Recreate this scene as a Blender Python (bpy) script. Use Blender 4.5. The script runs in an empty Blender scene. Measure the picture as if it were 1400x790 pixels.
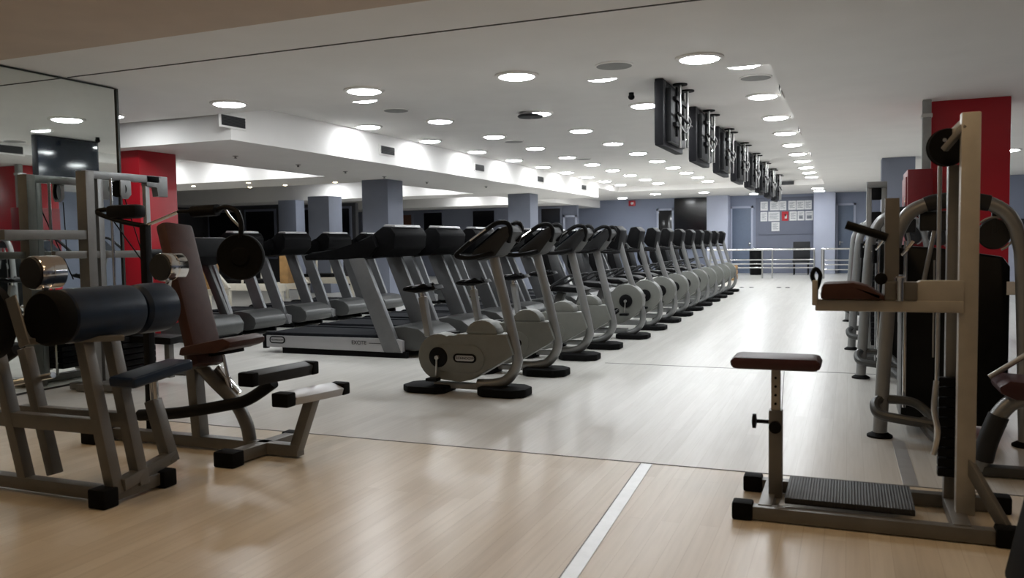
import bpy, bmesh, math, random
from mathutils import Vector, Matrix
random.seed(4)
C = bpy.context.scene.collection
V = Vector
ORD = "first second third fourth fifth sixth seventh eighth ninth tenth eleventh twelfth thirteenth fourteenth".split()

# ------------------------------------------------------------------ materials
def mat(name, col, rough=0.5, metal=0.0, var=0.06, scale=14.0, bump=0.0, spec=0.5, emit=None, es=0.0):
    m = bpy.data.materials.new(name); m.use_nodes = True
    nt = m.node_tree; b = nt.nodes['Principled BSDF']
    b.inputs['Roughness'].default_value = rough; b.inputs['Metallic'].default_value = metal
    b.inputs['Specular IOR Level'].default_value = spec
    tc = nt.nodes.new('ShaderNodeTexCoord'); nz = nt.nodes.new('ShaderNodeTexNoise')
    nz.inputs['Scale'].default_value = scale; nz.inputs['Detail'].default_value = 4
    nt.links.new(tc.outputs['Object'], nz.inputs['Vector'])
    rp = nt.nodes.new('ShaderNodeValToRGB')
    lo = [c*(1-var) for c in col]; hi = [min(1, c*(1+var)) for c in col]
    rp.color_ramp.elements[0].position = .3; rp.color_ramp.elements[1].position = .7
    rp.color_ramp.elements[0].color = (*lo, 1); rp.color_ramp.elements[1].color = (*hi, 1)
    nt.links.new(nz.outputs['Fac'], rp.inputs['Fac']); nt.links.new(rp.outputs['Color'], b.inputs['Base Color'])
    if bump:
        bp = nt.nodes.new('ShaderNodeBump'); bp.inputs['Strength'].default_value = bump; bp.inputs['Distance'].default_value = .01
        n2 = nt.nodes.new('ShaderNodeTexNoise'); n2.inputs['Scale'].default_value = scale*12
        nt.links.new(tc.outputs['Object'], n2.inputs['Vector'])
        nt.links.new(n2.outputs['Fac'], bp.inputs['Height']); nt.links.new(bp.outputs['Normal'], b.inputs['Normal'])
    if emit:
        b.inputs['Emission Color'].default_value = (*emit, 1); b.inputs['Emission Strength'].default_value = es
    return m

def floor_mat(nm, c1, c2, c3):
    m = bpy.data.materials.new(nm); m.use_nodes = True
    nt = m.node_tree; b = nt.nodes['Principled BSDF']; L = nt.links.new
    tc = nt.nodes.new('ShaderNodeTexCoord'); mp = nt.nodes.new('ShaderNodeMapping')
    mp.inputs['Rotation'].default_value = (0, 0, math.pi/2)
    L(tc.outputs['Object'], mp.inputs['Vector'])
    br = nt.nodes.new('ShaderNodeTexBrick')
    br.inputs['Scale'].default_value = 1.0; br.inputs['Brick Width'].default_value = 1.8; br.inputs['Row Height'].default_value = .085
    br.inputs['Mortar Size'].default_value = .0009; br.inputs['Bias'].default_value = 0
    br.inputs['Color1'].default_value = (*c1, 1); br.inputs['Color2'].default_value = (*c2, 1)
    br.inputs['Mortar'].default_value = (*c3, 1); br.offset = .37
    L(mp.outputs['Vector'], br.inputs['Vector'])
    mp2 = nt.nodes.new('ShaderNodeMapping'); mp2.inputs['Scale'].default_value = (30, 1.4, 1)
    L(tc.outputs['Object'], mp2.inputs['Vector'])
    nz = nt.nodes.new('ShaderNodeTexNoise'); nz.inputs['Scale'].default_value = 1.5; nz.inputs['Detail'].default_value = 6
    L(mp2.outputs['Vector'], nz.inputs['Vector'])
    rp = nt.nodes.new('ShaderNodeValToRGB')
    rp.color_ramp.elements[0].color = (.92, .915, .905, 1); rp.color_ramp.elements[1].color = (1, 1, 1, 1)
    rp.color_ramp.elements[0].position = .35; rp.color_ramp.elements[1].position = .6
    L(nz.outputs['Fac'], rp.inputs['Fac'])
    mx = nt.nodes.new('ShaderNodeMix'); mx.data_type = 'RGBA'; mx.blend_type = 'MULTIPLY'; mx.inputs[0].default_value = 1
    L(br.outputs['Color'], mx.inputs[6]); L(rp.outputs['Color'], mx.inputs[7])
    L(mx.outputs[2], b.inputs['Base Color'])
    n3 = nt.nodes.new('ShaderNodeTexNoise'); n3.inputs['Scale'].default_value = .9; n3.inputs['Detail'].default_value = 5
    L(tc.outputs['Object'], n3.inputs['Vector'])
    mr = nt.nodes.new('ShaderNodeMapRange'); mr.inputs[3].default_value = .29; mr.inputs[4].default_value = .29
    L(n3.outputs['Fac'], mr.inputs[0]); L(mr.outputs[0], b.inputs['Roughness'])
    b.inputs['Specular IOR Level'].default_value = .42
    return m

def checker_mat():
    m = mat('ribbed_black_rubber', (.022, .022, .024), .55)
    nt = m.node_tree; b = nt.nodes['Principled BSDF']
    tc = nt.nodes.new('ShaderNodeTexCoord'); vo = nt.nodes.new('ShaderNodeTexVoronoi'); vo.inputs['Scale'].default_value = 80
    vo.inputs['Randomness'].default_value = 0
    bp = nt.nodes.new('ShaderNodeBump'); bp.inputs['Strength'].default_value = .9; bp.inputs['Distance'].default_value = .006
    nt.links.new(tc.outputs['Object'], vo.inputs['Vector']); nt.links.new(vo.outputs['Distance'], bp.inputs['Height'])
    nt.links.new(bp.outputs['Normal'], b.inputs['Normal'])
    return m

W = mat('ceiling_paint', (.83, .81, .785), .8, var=.02, scale=2)
TAN = mat('ceiling_warm_light_tan', (.58, .47, .38), .8, var=.04, scale=3)  # warm light and shade of the front ceiling mixed into this tan
LAV = mat('lavender_wall_paint', (.25, .28, .37), .7, var=.03, scale=2)
LAVP = mat('pale_lavender_paint', (.46, .49, .60), .7, var=.03, scale=2)
DKB = mat('dusky_blue_paint', (.17, .185, .24), .7, var=.05, scale=2)
DOORB = mat('slate_blue_door_paint', (.13, .165, .235), .5, var=.04)
COL = mat('grey_blue_column_paint', (.21, .23, .29), .6, var=.04, scale=3)
DARKW = mat('charcoal_wall_paint', (.055, .055, .06), .7, var=.1, scale=2)
BROWNW = mat('brown_panel', (.12, .05, .03), .5)
RED = mat('red_gloss_paint', (.42, .010, .020), .35, var=.05, scale=3)
DRED = mat('shaded_red_paint', (.17, .006, .012), .4)  # red of the hose box, darkened to carry the shadow on it
FL = floor_mat('pale_wood_floor', (.54, .53, .50), (.60, .59, .56), (.46, .445, .41))
FLW = floor_mat('warm_toned_wood_floor', (.59, .515, .405), (.66, .59, .48), (.47, .40, .30))  # warmer toned planks on the entrance side of the joint
SEAM = mat('dark_floor_joint', (.10, .095, .09), .6)
STRIP = mat('aluminium_floor_strip', (.48, .48, .48), .35, .6)
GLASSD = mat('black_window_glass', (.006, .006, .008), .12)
MIR = mat('mirror_silvering', (.78, .81, .78), .015, 1.0, var=.01)
EDGE = mat('dark_mirror_edge', (.05, .055, .05), .3, .4)
FRAME = mat('grey_beige_powder_coat', (.155, .15, .14), .38, .35, var=.07)
FRAMEB = mat('warm_beige_powder_coat', (.42, .40, .355), .4, .3, var=.07)
SIL = mat('silver_powder_coat', (.25, .255, .255), .35, .45, var=.05)
TMUP = mat('mid_grey_metal_paint', (.15, .155, .16), .4, .4)
SILD = mat('graphite_silver_paint', (.065, .067, .066), .4, .35, var=.05)
BODY = mat('grey_plastic_housing', (.16, .165, .15), .45, .1, var=.05)
PANEL = mat('brushed_silver_panel', (.40, .40, .41), .38, .4, var=.04, scale=6)
BLK = mat('black_plastic', (.005, .005, .0056), .5, var=.2, spec=.11)
CONS = mat('matt_black_console', (.003, .003, .0035), .6, var=.2, spec=.06)
RUB = mat('black_rubber', (.004, .004, .0042), .75, var=.2, spec=.1)
BELT = mat('treadmill_belt_black', (.010, .011, .014), .8, var=.2, spec=.08)
DKG = mat('dark_grey_plastic', (.022, .023, .025), .5, var=.1, spec=.25)
NAVY = mat('navy_vinyl', (.007, .018, .044), .36, var=.15, bump=.05, spec=.35)
BRN = mat('brown_vinyl', (.055, .024, .020), .5, var=.12, bump=.06, spec=.22)
MAROON = mat('maroon_vinyl', (.045, .010, .013), .45, var=.1, bump=.05)
CHR = mat('chrome', (.75, .75, .75), .12, 1.0, var=.02)
STEEL = mat('satin_steel', (.55, .55, .54), .28, .9, var=.04)
SHROUD = mat('black_shroud_panel', (.005, .0055, .0055), .4, var=.2, spec=.15)
CHK = checker_mat()
PAPER = mat('white_paper', (.78, .78, .78), .8, var=.05, scale=30)
INK = mat('grey_print', (.25, .26, .30), .8)
REDP = mat('red_print', (.5, .03, .04), .7)
WOOD = mat('honey_wood', (.42, .24, .09), .5, var=.15, scale=8)
CREAM = mat('cream_frame_paint', (.72, .68, .58), .4, var=.04)
LAMP = mat('white_lamp_diffuser', (.9, .9, .9), .4, emit=(.94, .975, 1), es=56)
LAMPW = mat('warm_lamp_diffuser', (.9, .85, .75), .4, emit=(1, .71, .42), es=22)
SPOTW = mat('warm_spot_bulb', (.9, .85, .75), .4, emit=(1, .78, .5), es=30)
VENT = mat('dark_vent_grille', (.03, .03, .032), .5)
SPK = mat('grey_speaker_mesh', (.30, .30, .29), .7)
SCR = mat('dark_screen_glass', (.008, .012, .02), .08)
TVB = mat('screen_back_plastic', (.010, .010, .012), .5, spec=.16)
YEL = mat('yellow_sticker', (.6, .5, .08), .5)

# ------------------------------------------------------------------ mesh builder
class M:
    def __init__(s, off=(0, 0, 0)):
        s.bm = bmesh.new(); s.off = V(off)
    def _bev(s, verts, b, seg=2):
        if b:
            es = list({e for v in verts for e in v.link_edges})
            bmesh.ops.bevel(s.bm, geom=es, offset=b, segments=seg, affect='EDGES', profile=.6)
    def box(s, c, sz, rot=None, bev=0.0, seg=2):
        r = bmesh.ops.create_cube(s.bm, size=1.0)
        m = Matrix.Translation(V(c)-s.off) @ (rot.to_4x4() if rot else Matrix.Identity(4)) @ Matrix.Diagonal((*sz, 1))
        bmesh.ops.transform(s.bm, matrix=m, verts=r['verts']); s._bev(r['verts'], bev, seg); return s
    def bx(s, a, b, bev=0.0):
        a, b = V(a), V(b); return s.box((a+b)/2, [abs(x) for x in (b-a)], None, bev)
    def beam(s, p0, p1, w, h, up=(0, 0, 1), bev=0.006, ext=0.0):
        p0, p1 = V(p0), V(p1); d = (p1-p0); l = d.length; d.normalize(); up = V(up)
        if abs(d.dot(up)) > .95: up = V((0, 1, 0))
        sd = d.cross(up).normalized(); u = sd.cross(d)
        r = Matrix((d, sd, u)).transposed()
        return s.box((p0+p1)/2, (l+2*ext, w, h), r, bev)
    def tube(s, pts, r, n=10, smooth=0, cap=True):
        P = [V(p)-s.off for p in pts]
        if smooth and len(P) > 2:
            Q = []
            for i in range(len(P)-1):
                a = P[max(i-1, 0)]; b = P[i]; c = P[i+1]; d = P[min(i+2, len(P)-1)]
                for k in range(smooth):
                    t = k/smooth
                    Q.append(.5*((2*b)+(c-a)*t+(2*a-5*b+4*c-d)*t*t+(3*b-a-3*c+d)*t**3))
            Q.append(P[-1]); P = Q
        R = r if isinstance(r, (list, tuple)) else None
        t0 = (P[1]-P[0]).normalized(); u = t0.orthogonal().normalized(); rings = []
        for i, p in enumerate(P):
            t = (P[min(i+1, len(P)-1)]-P[max(i-1, 0)]).normalized()
            u = (u-t*u.dot(t)).normalized(); w = t.cross(u)
            rr = (R[0]+(R[1]-R[0])*i/(len(P)-1)) if R else r
            rings.append([s.bm.verts.new(p+(u*math.cos(2*math.pi*k/n)+w*math.sin(2*math.pi*k/n))*rr) for k in range(n)])
        for a, b in zip(rings, rings[1:]):
            for k in range(n): s.bm.faces.new((a[k], a[(k+1) % n], b[(k+1) % n], b[k]))
        if cap:
            s.bm.faces.new(rings[0][::-1]); s.bm.faces.new(rings[-1])
        return s
    def cyl(s, p0, p1, r, r1=None, n=24):
        return s.tube([p0, p1], [r, r if r1 is None else r1], n)
    def lathe(s, prof, c, axis=(0, 0, 1), n=28):
        ax = V(axis).normalized(); u = ax.orthogonal().normalized(); w = ax.cross(u); c = V(c)-s.off; rings = []
        for rr, h in prof:
            rings.append([s.bm.verts.new(c+ax*h+(u*math.cos(2*math.pi*k/n)+w*math.sin(2*math.pi*k/n))*max(rr, 1e-4)) for k in range(n)])
        for a, b in zip(rings, rings[1:]):
            for k in range(n): s.bm.faces.new((a[k], a[(k+1) % n], b[(k+1) % n], b[k]))
        s.bm.faces.new(rings[0][::-1]); s.bm.faces.new(rings[-1]); return s
    def prism(s, poly, ax, a, b, bev=0.0):
        """poly of 2-d points extruded along axis ax from a to b"""
        def p3(q, t): 
            return V({'y': (q[0], t, q[1]), 'x': (t, q[0], q[1]), 'z': (q[0], q[1], t)}[ax])-s.off
        v0 = [s.bm.verts.new(p3(q, a)) for q in poly]; v1 = [s.bm.verts.new(p3(q, b)) for q in poly]
        n = len(poly); s.bm.faces.new(v0); s.bm.faces.new(v1[::-1])
        for k in range(n): s.bm.faces.new((v0[k], v1[k], v1[(k+1) % n], v0[(k+1) % n]))
        s._bev(v0+v1, bev); return s
    def sph(s, c, r, sc=(1, 1, 1), n=20):
        q = bmesh.ops.create_uvsphere(s.bm, u_segments=n, v_segments=n//2+2, radius=r)
        bmesh.ops.transform(s.bm, matrix=Matrix.Translation(V(c)-s.off) @ Matrix.Diagonal((*sc, 1)), verts=q['verts']); return s
    def build(s, name, m, parent=None, label=None, loc=None):
        bmesh.ops.recalc_face_normals(s.bm, faces=s.bm.faces[:])
        me = bpy.data.meshes.new(name); s.bm.to_mesh(me); s.bm.free()
        for p in me.polygons: p.use_smooth = True
        me.set_sharp_from_angle(angle=.62)
        me.materials.append(m)
        o = bpy.data.objects.new(name, me); C.objects.link(o)
        if parent is not None: o.parent = parent
        else: o.location = loc if loc is not None else s.off
        if label: o['label'] = label
        return o

def tag(o, label, cat, group=None, kind=None):
    o['label'] = label; o['category'] = cat
    if group: o['group'] = group
    if kind: o['kind'] = kind
    return o
def thing(name, loc, label, cat, group=None, rz=0):
    o = bpy.data.objects.new(name, None); C.objects.link(o); o.location = loc; o.rotation_euler = (0, 0, rz)
    o.empty_display_size = .1
    return tag(o, label, cat, group)
def struct(name, mb, m, label=None):
    o = mb.build(name, m); o['kind'] = 'structure'; o['category'] = name.split('_')[0]
    o['label'] = label or (name.replace('_', ' ')+' of the gym hall')
    return o
def copy_tree(o, parent=None):
    c = o.copy(); C.objects.link(c)
    if parent is not None: c.parent = parent
    for ch in list(o.children): copy_tree(ch, c)
    return c
def dup(o, loc, label, rz=None):
    c = copy_tree(o); c.location = loc; c['label'] = label
    if rz is not None: c.rotation_euler = (0, 0, rz)
    return c
def text_part(name, body, size, m, parent, loc, rot, ext=.001, label=None):
    cu = bpy.data.curves.new(name, 'FONT'); cu.body = body; cu.size = size; cu.extrude = ext
    cu.align_x = 'CENTER'; cu.align_y = 'CENTER'
    t = bpy.data.objects.new(name, cu); C.objects.link(t)
    bpy.context.view_layer.update()
    me = bpy.data.meshes.new_from_object(t.evaluated_get(bpy.context.evaluated_depsgraph_get()))
    bpy.data.objects.remove(t); me.materials.clear(); me.materials.append(m)
    o = bpy.data.objects.new(name, me); C.objects.link(o); o.parent = parent
    o.location = loc; o.rotation_euler = rot
    return o

# ------------------------------------------------------------------ setting
ZF, ZC, ZS = 2.80, 2.97, 2.52
XW = -6.82          # coffer's left face
struct('floor', M().bx((-20, 4.515, -.1), (7, 33, 0)), FL, 'pale wood plank sports floor of the gym hall')
struct('floor_2', M().bx((-20, -4, -.1), (7, 4.515, 0)), FLW, 'warmer toned plank floor area by the entrance')
# floor joints and strips
def joint(i, a, b, w, m, lab, z=.002):
    mb = M(); mb.beam((*a, z/2), (*b, z/2), w, z, bev=0); struct('trim_%d' % i, mb, m, lab)
joint(1, (-9, 4.515), (3, 4.52), .012, SEAM, 'dark floor joint crossing in front of the machines')
joint(2, (-2.3, 8.15), (3, 8.15), .012, SEAM, 'dark floor joint crossing beyond the second bike')
joint(3, (-1.035, 4.50), (-.86, 1.0), .062, STRIP, 'pale metal floor strip running towards the entrance', .003)
joint(4, (-1.07, 4.50), (-.893, 1.0), .006, SEAM, 'dark edge beside the pale floor strip', .002)
joint(5, (.30, 4.53), (.29, 5.5), .07, STRIP, 'grey metal floor strip beside the arched machine', .003)
joint(6, (-.34, 4.56), (-.55, 8.1), .006, SEAM, 'faint floor joint along the aisle', .0015)
# ceilings
fc = M()
fc.bx((-14, 4.72, ZF), (7, 7.8, ZF+.5)); fc.bx((-.66, 7.8, ZF), (7, 33, ZF+.5))
fc.bx((-14, -4, ZF-.012), (7, 4.72, ZF+.5))
struct('ceiling', fc, W, 'low grey white ceiling over the entrance and the aisle')
struct('trim_7', M().bx((-9, 4.60, ZF-.016), (5, 4.72, ZF-.0125)), W, 'plain ceiling band edge')
tb = M().bx((-6.57, 1.2, ZF-.03), (5, 4.70, ZF-.0165))
struct('trim_8', tb, TAN, 'ceiling band above the entrance, warm light and shade in its tan')
struct('trim_9', M().bx((-6.55, 5.505, ZF-.006), (-.6, 5.52, ZF+.002)), SEAM, 'thin dark joint crossing the low ceiling')
struct('ceiling_2', M().bx((XW-.1, 7.75, ZC), (-.6, 26.2, ZC+.2)), W, 'recessed tray ceiling above the bikes and treadmills')
struct('ceiling_3', M().bx((XW, 25.9, ZF), (-.66, 33, ZF+.3)).bx((-8.95, 23.6, ZF), (XW, 33, ZF+.3)), W, 'low ceiling beyond the recessed tray')
# left soffit with two more trays
so = M()
so.bx((-9.0, 7.95, ZS), (XW, 23.6, ZS+.6)); so.bx((-9.02, 23.6, ZS), (-8.9, 33, ZS+.6))
so.bx((-20, 13.0, ZS), (-9.0, 14.6, ZS+.6)); so.bx((-20, 19.6, ZS), (-9.0, 21.0, ZS+.6)); so.bx((-20, 26.0, ZS), (-9.0, 33, ZS+.6))
so.bx((-20, 7.8, ZS), (-9.0, 8.3, ZS+.6))
struct('ceiling_4', so, W, 'dropped soffit along the treadmills with lit trays')
struct('ceiling_5', M().bx((-20, 7.8, ZC), (-9, 26.5, ZC+.2)), W, 'tray ceiling above the far treadmill row')
# walls
struct('wall_left', M().bx((-6.78, -4, 0), (-6.60, 6.06, ZF)), DARKW, 'partition wall behind the big mirror')
mr = thing('wall_mirror', (-6.57, 1, .02), 'large frameless wall mirror reaching up to the ceiling beside the pulley frame', 'mirror')
M((-6.57, 1, .02)).bx((-6.60, -3.9, .02), (-6.585, 6.06, ZF-.02)).build('glass', MIR, mr)
M((-6.57, 1, .02)).bx((-6.598, 6.062, .02), (-6.57, 6.085, ZF-.01)).bx((-6.598, -3.9, ZF-.018), (-6.578, 6.08, ZF-.008)).build('edge_strip', EDGE, mr, 'dark edge strip')
struct('wall_front', M().bx((-7, -4.2, 0), (7, -4, ZF)), W, 'wall behind the entrance')
struct('wall_right', M().bx((6.5, -4, 0), (6.7, 33, ZF)), LAV, 'lavender side wall beyond the machines')
struct('baseboard_right', M().bx((6.46, -4, 0), (6.5, 33, .12)), DKG, 'dark skirting of the side wall')
bw = M(); bw.bx((-9.8, 31, 0), (7, 31.3, ZF))
struct('wall_back', bw, LAV, 'lavender back wall with doors and notices')
struct('wall_back_2', M().bx((-20, 28.0, 0), (-8.88, 28.2, ZS)), DKB, 'dusky blue back wall behind the treadmills')
struct('wall_left_2', M().bx((-20, 6, 0), (-19.8, 28, ZC)), DARKW, 'dark side wall far behind the treadmills')
struct('wall_left_3', M().bx((-20, 5.9, 0), (-6.6, 6.05, ZC)), DARKW, 'dark partition behind the mirror')
# far-left dark glazed front, px 235..490
gl = M().bx((-19.8, 21.6, .0), (-13.9, 21.75, ZS))
struct('wall_back_3', gl, DARKW, 'dark partition with black windows behind the treadmills')
def pane(i, a, b, m=GLASSD, fr=DKB, lab=None):
    """window in a y-facing wall: a,b = (x0,z0),(x1,z1), y front"""
    (x0, z0, y), (x1, z1) = a, b
    o = struct('window_%d' % i, M().bx((x0-.07, y-.05, z0-.07), (x1+.07, y, z1+.07)), fr, lab)
    p = M(o.location).bx((x0, y-.06, z0), (x1, y-.045, z1)).build('pane', m, o)
for i, (x0, x1) in enumerate(((-19.5, -18.3), (-18.0, -16.9), (-16.6, -15.5), (-15.2, -14.1))):
    pane(i+1, (x0, .9, 21.6), (x1, 2.35), lab='black window, %s in the dark partition behind the treadmills' % ORD[i])
pane(5, (-16.1, 1.4, 28), (-15.5, 2.35), BROWNW, DKB, 'brown window panel in the dusky blue back wall')
pane(6, (-14.95, 1.3, 28), (-14.2, 2.4), lab='black window beside the brown panel in the back wall')
pane(7, (-12.9, 1.8, 28), (-12.05, 2.42), lab='single black window in the middle of the back wall')
pane(8, (-10.2, 1.5, 28), (-9.5, 2.42), lab='grey black window beside the far blue column')
# columns
def column(name, x0, x1, y0, y1, z1, m, lab):
    o = M(((x0+x1)/2, (y0+y1)/2, 0)).bx((x0, y0, 0), (x1, y1, z1), .012).build(name, m); tag(o, lab, 'column', kind='structure')
    return o
column('column', -9.05, -8.55, 8.2, 8.85, ZS, RED, 'red square column beside the mirror')
column('column', -8.95, -8.36, 14.15, 14.75, ZS, COL, 'grey blue square column among the treadmills')
column('column', -13.1, -12.45, 18.1, 18.7, ZS, COL, 'grey blue square column far behind the treadmills')
column('column', -14.9, -14.3, 19.2, 19.6, ZS, COL, 'slim grey blue column in front of the dark partition')
column('column', -8.35, -7.72, 20.3, 20.9, ZS, COL, 'grey blue square column at the far end of the treadmills')
column('column', .88, 1.68, 10.78, 11.5, ZF, RED, 'red square column behind the arched machine')
column('column', .60, 1.20, 18.0, 18.6, ZF, COL, 'grey blue square column behind the machines on the aisle')
column('column', -4.72, -3.98, 30.2, 31, ZF, LAVP, 'pale lavender pier beside the dark alcove')
column('column', -1.12, -.42, 30.4, 31, ZF, LAVP, 'pale lavender pier beside the notices')
struct('trim_10', M().bx((-9.05, 8.18, 0), (-8.55, 8.2, .1)), RED, 'low skirting of the red column')
# doors and dark alcove in the back wall
def door(i, x0, x1, z1, m, lab, hx=None, y=31):
    o = M((x0, y, 0)).bx((x0-.07, y-.04, 0), (x0, y, z1+.07)).bx((x1, y-.04, 0), (x1+.07, y, z1+.07)).bx((x0-.07, y-.04, z1), (x1+.07, y, z1+.07)).build('door_%d' % i, LAVP)
    o['kind'] = 'structure'; o['label'] = lab; o['category'] = 'door'
    M((x0, y, 0)).bx((x0, y-.03, 0), (x1, y-.005, z1), .004).build('leaf', m, o)
    if hx is not None:
        M((x0, y, 0)).box((hx, y-.045, 1.05), (.03, .02, .14)).tube([(hx, y-.05, 1.08), (hx, y-.09, 1.08), (hx+.11, y-.09, 1.08)], .009).build('handle', CHR, o)
    return o
door(1, -3.92, -3.26, 2.35, DOORB, 'slate blue door between the pale pier and the notices', -3.32)
door(2, -.34, .16, 2.35, DOORB, 'slate blue door beside the pale pier', -.28)
door(3, -6.62, -6.12, 2.35, GLASSD, 'dark open doorway in a pale frame beside the alcove', None)
door(4, -9.32, -8.95, 2.1, DKB, 'small grey door beyond the far column', -9.26, 28)
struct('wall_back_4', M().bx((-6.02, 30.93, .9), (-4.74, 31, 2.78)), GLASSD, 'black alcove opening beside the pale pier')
struct('wall_back_5', M().bx((-3.1, 30.97, 0), (-1.12, 31, 2.7)), DKB, 'dusky blue wall panel behind the notices')
struct('wall_right_2', M().bx((2.9, 25, 0), (6.5, 25.2, ZF)), LAV, 'lavender cross wall beyond the red column')
struct('trim_11', M().bx((2.9, 24.96, 1.42), (6.5, 25, 1.66)), DKG, 'dark band on the lavender cross wall')
struct('trim_12', M().bx((2.9, 24.96, 0), (6.5, 25, 1.42)), LAVP, 'pale lower part of the cross wall')

# ------------------------------------------------------------------ ceiling fittings
def make_lamp(loc, m, label, group):
    t = thing('ceiling_light', loc, label, 'ceiling light', group)
    M().lathe([(.205, 0), (.205, -.012), (.185, -.022), (.165, -.02), (.165, 0)], (0, 0, 0)).build('rim', W, t)
    M().lathe([(.168, -.010), (.164, -.019), (.14, -.029), (.09, -.036), (.04, -.040), (.001, -.041)], (0, 0, 0)).build('diffuser', m, t)
    return t
xs = [-.97, -2.42, -3.86, -5.33, -6.5]
cn = ['over the aisle edge', 'under the screens', 'over the bike seats', 'over the treadmills', 'along the vent face']
ys = [8.5, 10.5, 12.42, 14.32, 16.17, 17.95, 19.7, 21.45, 23.2, 24.9]
lamp0 = None
for i, x in enumerate(xs):
    for j, y in enumerate(ys):
        if j == 0 and i in (2, 4): continue
        lab = 'round lamp, %s from the front of the tray row %s' % (ORD[j], cn[i])
        if lamp0 is None: lamp0 = make_lamp((x, y, ZC), LAMP, lab, 'round lamps in the recessed tray')
        else: dup(lamp0, (x, y, ZC), lab)
for k, x in enumerate([-1.19, -2.87, -4.52, -6.22, -8.0]):
    l = dup(lamp0, (x, 7.24, ZF), 'large round glowing lamp on the low ceiling, %s from the screens' % ORD[k]); l['group'] = 'round lamps on the low front ceiling'
for k, (x, y) in enumerate([(-.9, 27.6), (-2.6, 27.6), (-.9, 29.2), (-4.4, 27.6), (-6, 27.6), (-3, 29.6), (-7.8, 26.0), (-7.6, 29.4)]):
    l = dup(lamp0, (x, y, ZF), 'round lamp on the low ceiling by the back wall, %s of the cluster' % ORD[k]); l['group'] = 'round lamps near the back wall'
for k, (x, y) in enumerate([(-9.9, 9.4), (-12.2, 9.9), (-9.8, 12.5), (-11.3, 12.5), (-12.8, 12.5), (-14.3, 12.5), (-10.1, 15.8), (-9.9, 19.1), (-11.5, 19.1), (-13.2, 19.1), (-10.2, 23), (-12.2, 25.5), (-10.6, 25.5)]):
    l = dup(lamp0, (x, y, ZC), 'round lamp in the trays above the far treadmills, %s from the red column' % ORD[k]); l['group'] = 'round lamps above the far treadmills'
for k, (x, y) in enumerate([(2.7, 13.5), (2.7, 17.5), (4.6, 15.5), (4.4, 9.5), (3.2, 22), (5, 21)]):
    l = dup(lamp0, (x, y, ZF), 'round lamp on the low ceiling beyond the red column, %s along' % ORD[k]); l['group'] = 'round lamps beyond the red column'
wl = None
for k, (x, y) in enumerate([(-5.0, 2.5), (-3.3, 3.0), (-1.6, 3.3), (.3, 3.3), (-2.0, .2), (2.2, 2.6)]):
    lab = 'warm yellow round lamp over the entrance, %s of the six' % ORD[k]
    if wl is None: wl = make_lamp((x, y, ZF-.03), LAMPW, lab, 'warm lamps over the entrance')
    else: dup(wl, (x, y, ZF-.03), lab)
# small warm spots in the cross soffit
sp0 = None
for k, (x, y) in enumerate([(-12.6, 13.5), (-11.1, 13.4), (-10.9, 14.3), (-9.6, 14.2), (-11.9, 14.4)]):
    lab = 'tiny warm spot lamp in the cross soffit, %s from the dark partition' % ORD[k]
    if sp0 is None:
        sp0 = thing('spot_lamp', (x, y, ZS), lab, 'spot lamp', 'warm spots in the cross soffit')
        M().lathe([(.06, 0), (.06, -.008), (.045, -.01), (.045, 0)], (0, 0, 0)).build('ring', W, sp0)
        M().lathe([(.044, -.003), (.03, -.016), (.001, -.02)], (0, 0, 0)).build('bulb', SPOTW, sp0)
    else: dup(sp0, (x, y, ZS), lab)
# wall vents
def vent(y, n):
    t = thing('air_vent', (XW, y, 2.735), 'dark rectangular air vent, %s along the tray face above the treadmills' % ORD[n], 'air vent', 'vents on the tray face')
    M().bx((0, -.24, -.085), (.012, .24, .085), .004).bx((.0, -.2, -.06), (.02, .2, .06)).build('frame', W, t)
    g = M().bx((.004, -.2, -.06), (.022, .2, .06))
    for k in range(7): g.beam((.024, -.2, -.05+k*.0165), (.024, .2, -.05+k*.0165), .012, .006, up=(.6, 0, .8), bev=0)
    g.build('grille', VENT, t)
    return t
v0 = vent(7.98, 0)
for n, y in enumerate([11.55, 15.1, 18.6, 22.1]): dup(v0, (XW, y, 2.735), 'dark rectangular air vent, %s along the tray face above the treadmills' % ORD[n+1])
for n, y in enumerate([9.4, 13, 16.6]):
    dup(v0, (-.66, y, 2.86), 'dark air vent on the aisle side tray edge, %s from the front' % ORD[n], math.pi)
tv_ = M((-1.72, 25.88, 2.86)).bx((-1.9, 25.86, 2.82), (-1.5, 25.9, 2.93)).build('air_vent', VENT); tag(tv_, 'small dark vent at the far end of the tray beyond the screens', 'air vent')
# speakers and discs
def disc(name, loc, r, m, lab, cat, h=.014):
    t = thing(name, loc, lab, cat, 'round ceiling speakers')
    M().lathe([(r, 0), (r, -h*.6), (r*.93, -h)], (0, 0, 0)).build('rim', W, t)
    M().lathe([(r*.92, -h*.5), (r*.92, -h), (.001, -h*1.2)], (0, 0, 0)).build('grille', m, t)
    return t
s0 = disc('ceiling_speaker', (-1.93, 7.21, ZF), .17, SPK, 'round grey speaker grille on the low ceiling beside the screens', 'speaker')
for p, lab in [((-.93, 9.27, ZC), 'round grey speaker grille between the aisle lamps'), ((-5.4, 9.4, ZC), 'round grey speaker in the tray near the front edge above the treadmills'),
               ((-5.3, 13.2, ZC), 'round grey speaker between the treadmill lamps'), ((-5.15, 16.7, ZC), 'round grey speaker deep in the tray')]:
    dup(s0, p, lab)
pj = thing('ceiling_diffuser', (-3.94, 10.42, ZC), 'dark round air diffuser hanging just under the tray ceiling', 'air diffuser')
M().lathe([(.10, 0), (.10, -.03), (.06, -.032)], (0, 0, 0)).build('neck', W, pj)
M().lathe([(.16, -.034), (.175, -.05), (.16, -.065), (.05, -.07)], (0, 0, 0)).build('plate', DKG, pj)
cm = thing('security_camera', (-2.36, 9.58, ZC), 'small black dome camera hanging from the tray ceiling beside the first screen', 'security camera')
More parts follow.
